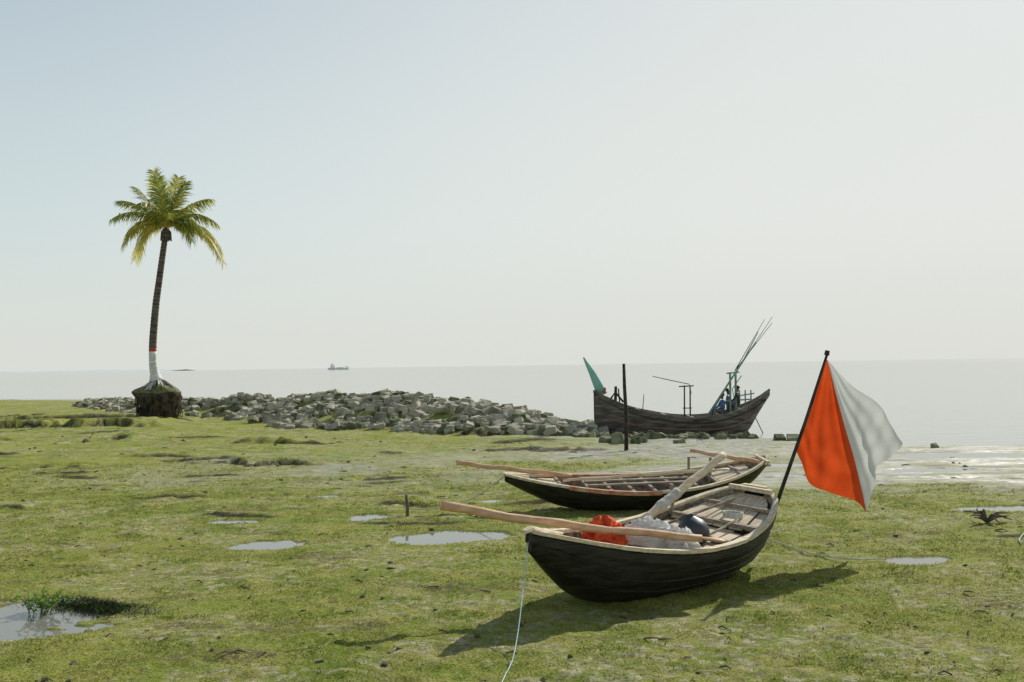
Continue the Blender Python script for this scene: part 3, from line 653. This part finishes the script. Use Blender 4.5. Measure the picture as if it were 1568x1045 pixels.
# ------------------------------------------------------------ far ship and coast
e=empty('cargo_ship',(-268,1540,0)); mb=MB()
V=[(-16,-3,0),(14,-3,0),(16,-3,3.2),(-17,-3,3.6),(-16,3,0),(14,3,0),(16,3,3.2),(-17,3,3.6)]
mb.add([(x,y,z-.5) for x,y,z in V],[(0,1,2,3),(7,6,5,4),(0,4,5,1),(1,5,6,2),(2,6,7,3),(3,7,4,0)])
mb.beam((-13,0,5),(-6,0,5),5,4.5); mb.beam((-12,0,8),(-8,0,8),4,2); mb.tube([(-9,0,8),(-9,0,11)],.4,6); mb.tube([(10,0,3),(10,0,7.5)],.35,6); mb.beam((11,0,3.6),(15.5,0,4.2),4,1.8); mb.beam((-3,0,3.4),(8,0,3.4),4,1)
mb.obj('hull_and_bridge',['ship'],e)
mb=MB(); n=60; V=[]
for i in range(n+1):
    x=-2900+1100*i/n; hh=6+float(vn(np.array([i*.5]),np.array([1.]))[0])*6*math.sin(math.pi/2*min(1,(n-i)/n*2)); V+=[(x,5200,-.5),(x,5500,hh),(x,5700,-1)]
mb.add(V,[(i*3,i*3+3,i*3+4,i*3+1) for i in range(n)]+[(i*3+1,i*3+4,i*3+5,i*3+2) for i in range(n)]); mb.obj('distant_coast',['coast'])
# ------------------------------------------------------------ light, sky, camera
EL,AZ=36,37
d=Vector((math.sin(R(AZ))*math.cos(R(EL)),math.cos(R(AZ))*math.cos(R(EL)),math.sin(R(EL))))
s=bpy.data.lights.new('sun','SUN'); s.energy=4.2; s.angle=R(.6); s.color=(1,.96,.88); so=bpy.data.objects.new('sun',s); sc.collection.objects.link(so); so.rotation_euler=d.to_track_quat('Z','Y').to_euler(); so.location=(10,20,30)
w=bpy.data.worlds.new('World'); sc.world=w; w.use_nodes=True; nt=w.node_tree; bg=nt.nodes['Background']; N=nt.nodes.new
sk=N('ShaderNodeTexSky'); sk.sky_type='NISHITA'; sk.sun_disc=False; sk.sun_elevation=R(EL); sk.sun_rotation=R(AZ); sk.dust_density=.6; sk.air_density=1; sk.ozone_density=1.0
tc=N('ShaderNodeTexCoord'); sx_=N('ShaderNodeSeparateXYZ'); lk(nt,tc.outputs['Generated'],sx_.inputs[0])
rz=N('ShaderNodeValToRGB'); el=rz.color_ramp.elements; el[0].position=0; el[0].color=(.98,)*3+(1,); el[1].position=.75; el[1].color=(.10,)*3+(1,)
x_=el.new(.22); x_.color=(.94,)*3+(1,); x_=el.new(.38); x_.color=(.82,)*3+(1,)
lk(nt,sx_.outputs['Z'],rz.inputs['Fac'])
dt=N('ShaderNodeVectorMath'); dt.operation='DOT_PRODUCT'; dt.inputs[1].default_value=(math.sin(R(AZ+10)),math.cos(R(AZ+10)),0); lk(nt,tc.outputs['Generated'],dt.inputs[0])
mr=N('ShaderNodeMapRange'); mr.inputs[1].default_value=.2; mr.inputs[2].default_value=.85; mr.inputs[3].default_value=.66; mr.inputs[4].default_value=1.0; mr.interpolation_type='SMOOTHSTEP'; lk(nt,dt.outputs['Value'],mr.inputs[0])
mz=N('ShaderNodeMapRange'); mz.inputs[1].default_value=0; mz.inputs[2].default_value=.33; mz.inputs[3].default_value=0; mz.inputs[4].default_value=1; lk(nt,sx_.outputs['Z'],mz.inputs[0])
fm=N('ShaderNodeMix'); fm.inputs[2].default_value=1.0; lk(nt,mz.outputs[0],fm.inputs[0]); lk(nt,mr.outputs[0],fm.inputs[3])
mm=N('ShaderNodeMath'); mm.operation='MULTIPLY'; lk(nt,rz.outputs['Color'],mm.inputs[0]); lk(nt,fm.outputs[0],mm.inputs[1])
hc=N('ShaderNodeMix'); hc.data_type='RGBA'; hc.inputs[6].default_value=(6.5,7.45,7.3,1); hc.inputs[7].default_value=(7.75,7.95,7.55,1)
mh=N('ShaderNodeMapRange'); mh.inputs[1].default_value=.15; mh.inputs[2].default_value=.8; lk(nt,dt.outputs['Value'],mh.inputs[0]); lk(nt,mh.outputs[0],hc.inputs[0])
# greyer, slightly warm band right on the horizon
hz=N('ShaderNodeMapRange'); hz.inputs[1].default_value=0; hz.inputs[2].default_value=.16; hz.interpolation_type='SMOOTHSTEP'; lk(nt,sx_.outputs['Z'],hz.inputs[0])
h2=N('ShaderNodeMix'); h2.data_type='RGBA'; h2.inputs[6].default_value=(7.05,7.25,6.85,1); lk(nt,hz.outputs[0],h2.inputs[0]); lk(nt,hc.outputs[2],h2.inputs[7])
mx=N('ShaderNodeMix'); mx.data_type='RGBA'
lk(nt,mm.outputs[0],mx.inputs[0]); lk(nt,sk.outputs[0],mx.inputs[6]); lk(nt,h2.outputs[2],mx.inputs[7]); lk(nt,mx.outputs[2],bg.inputs['Color']); bg.inputs['Strength'].default_value=.1
cam=bpy.data.cameras.new('camera'); co=bpy.data.objects.new('camera',cam); sc.collection.objects.link(co); cam.lens=35; cam.sensor_width=36; cam.clip_end=20000; cam.clip_start=.1
co.matrix_world=Matrix.Translation((0,0,3))@Matrix.Rotation(R(90+1.39),4,'X')@Matrix.Rotation(R(-.84),4,'Z'); sc.camera=co
sc.view_settings.view_transform='Standard'; sc.view_settings.look='None'; sc.view_settings.exposure=0
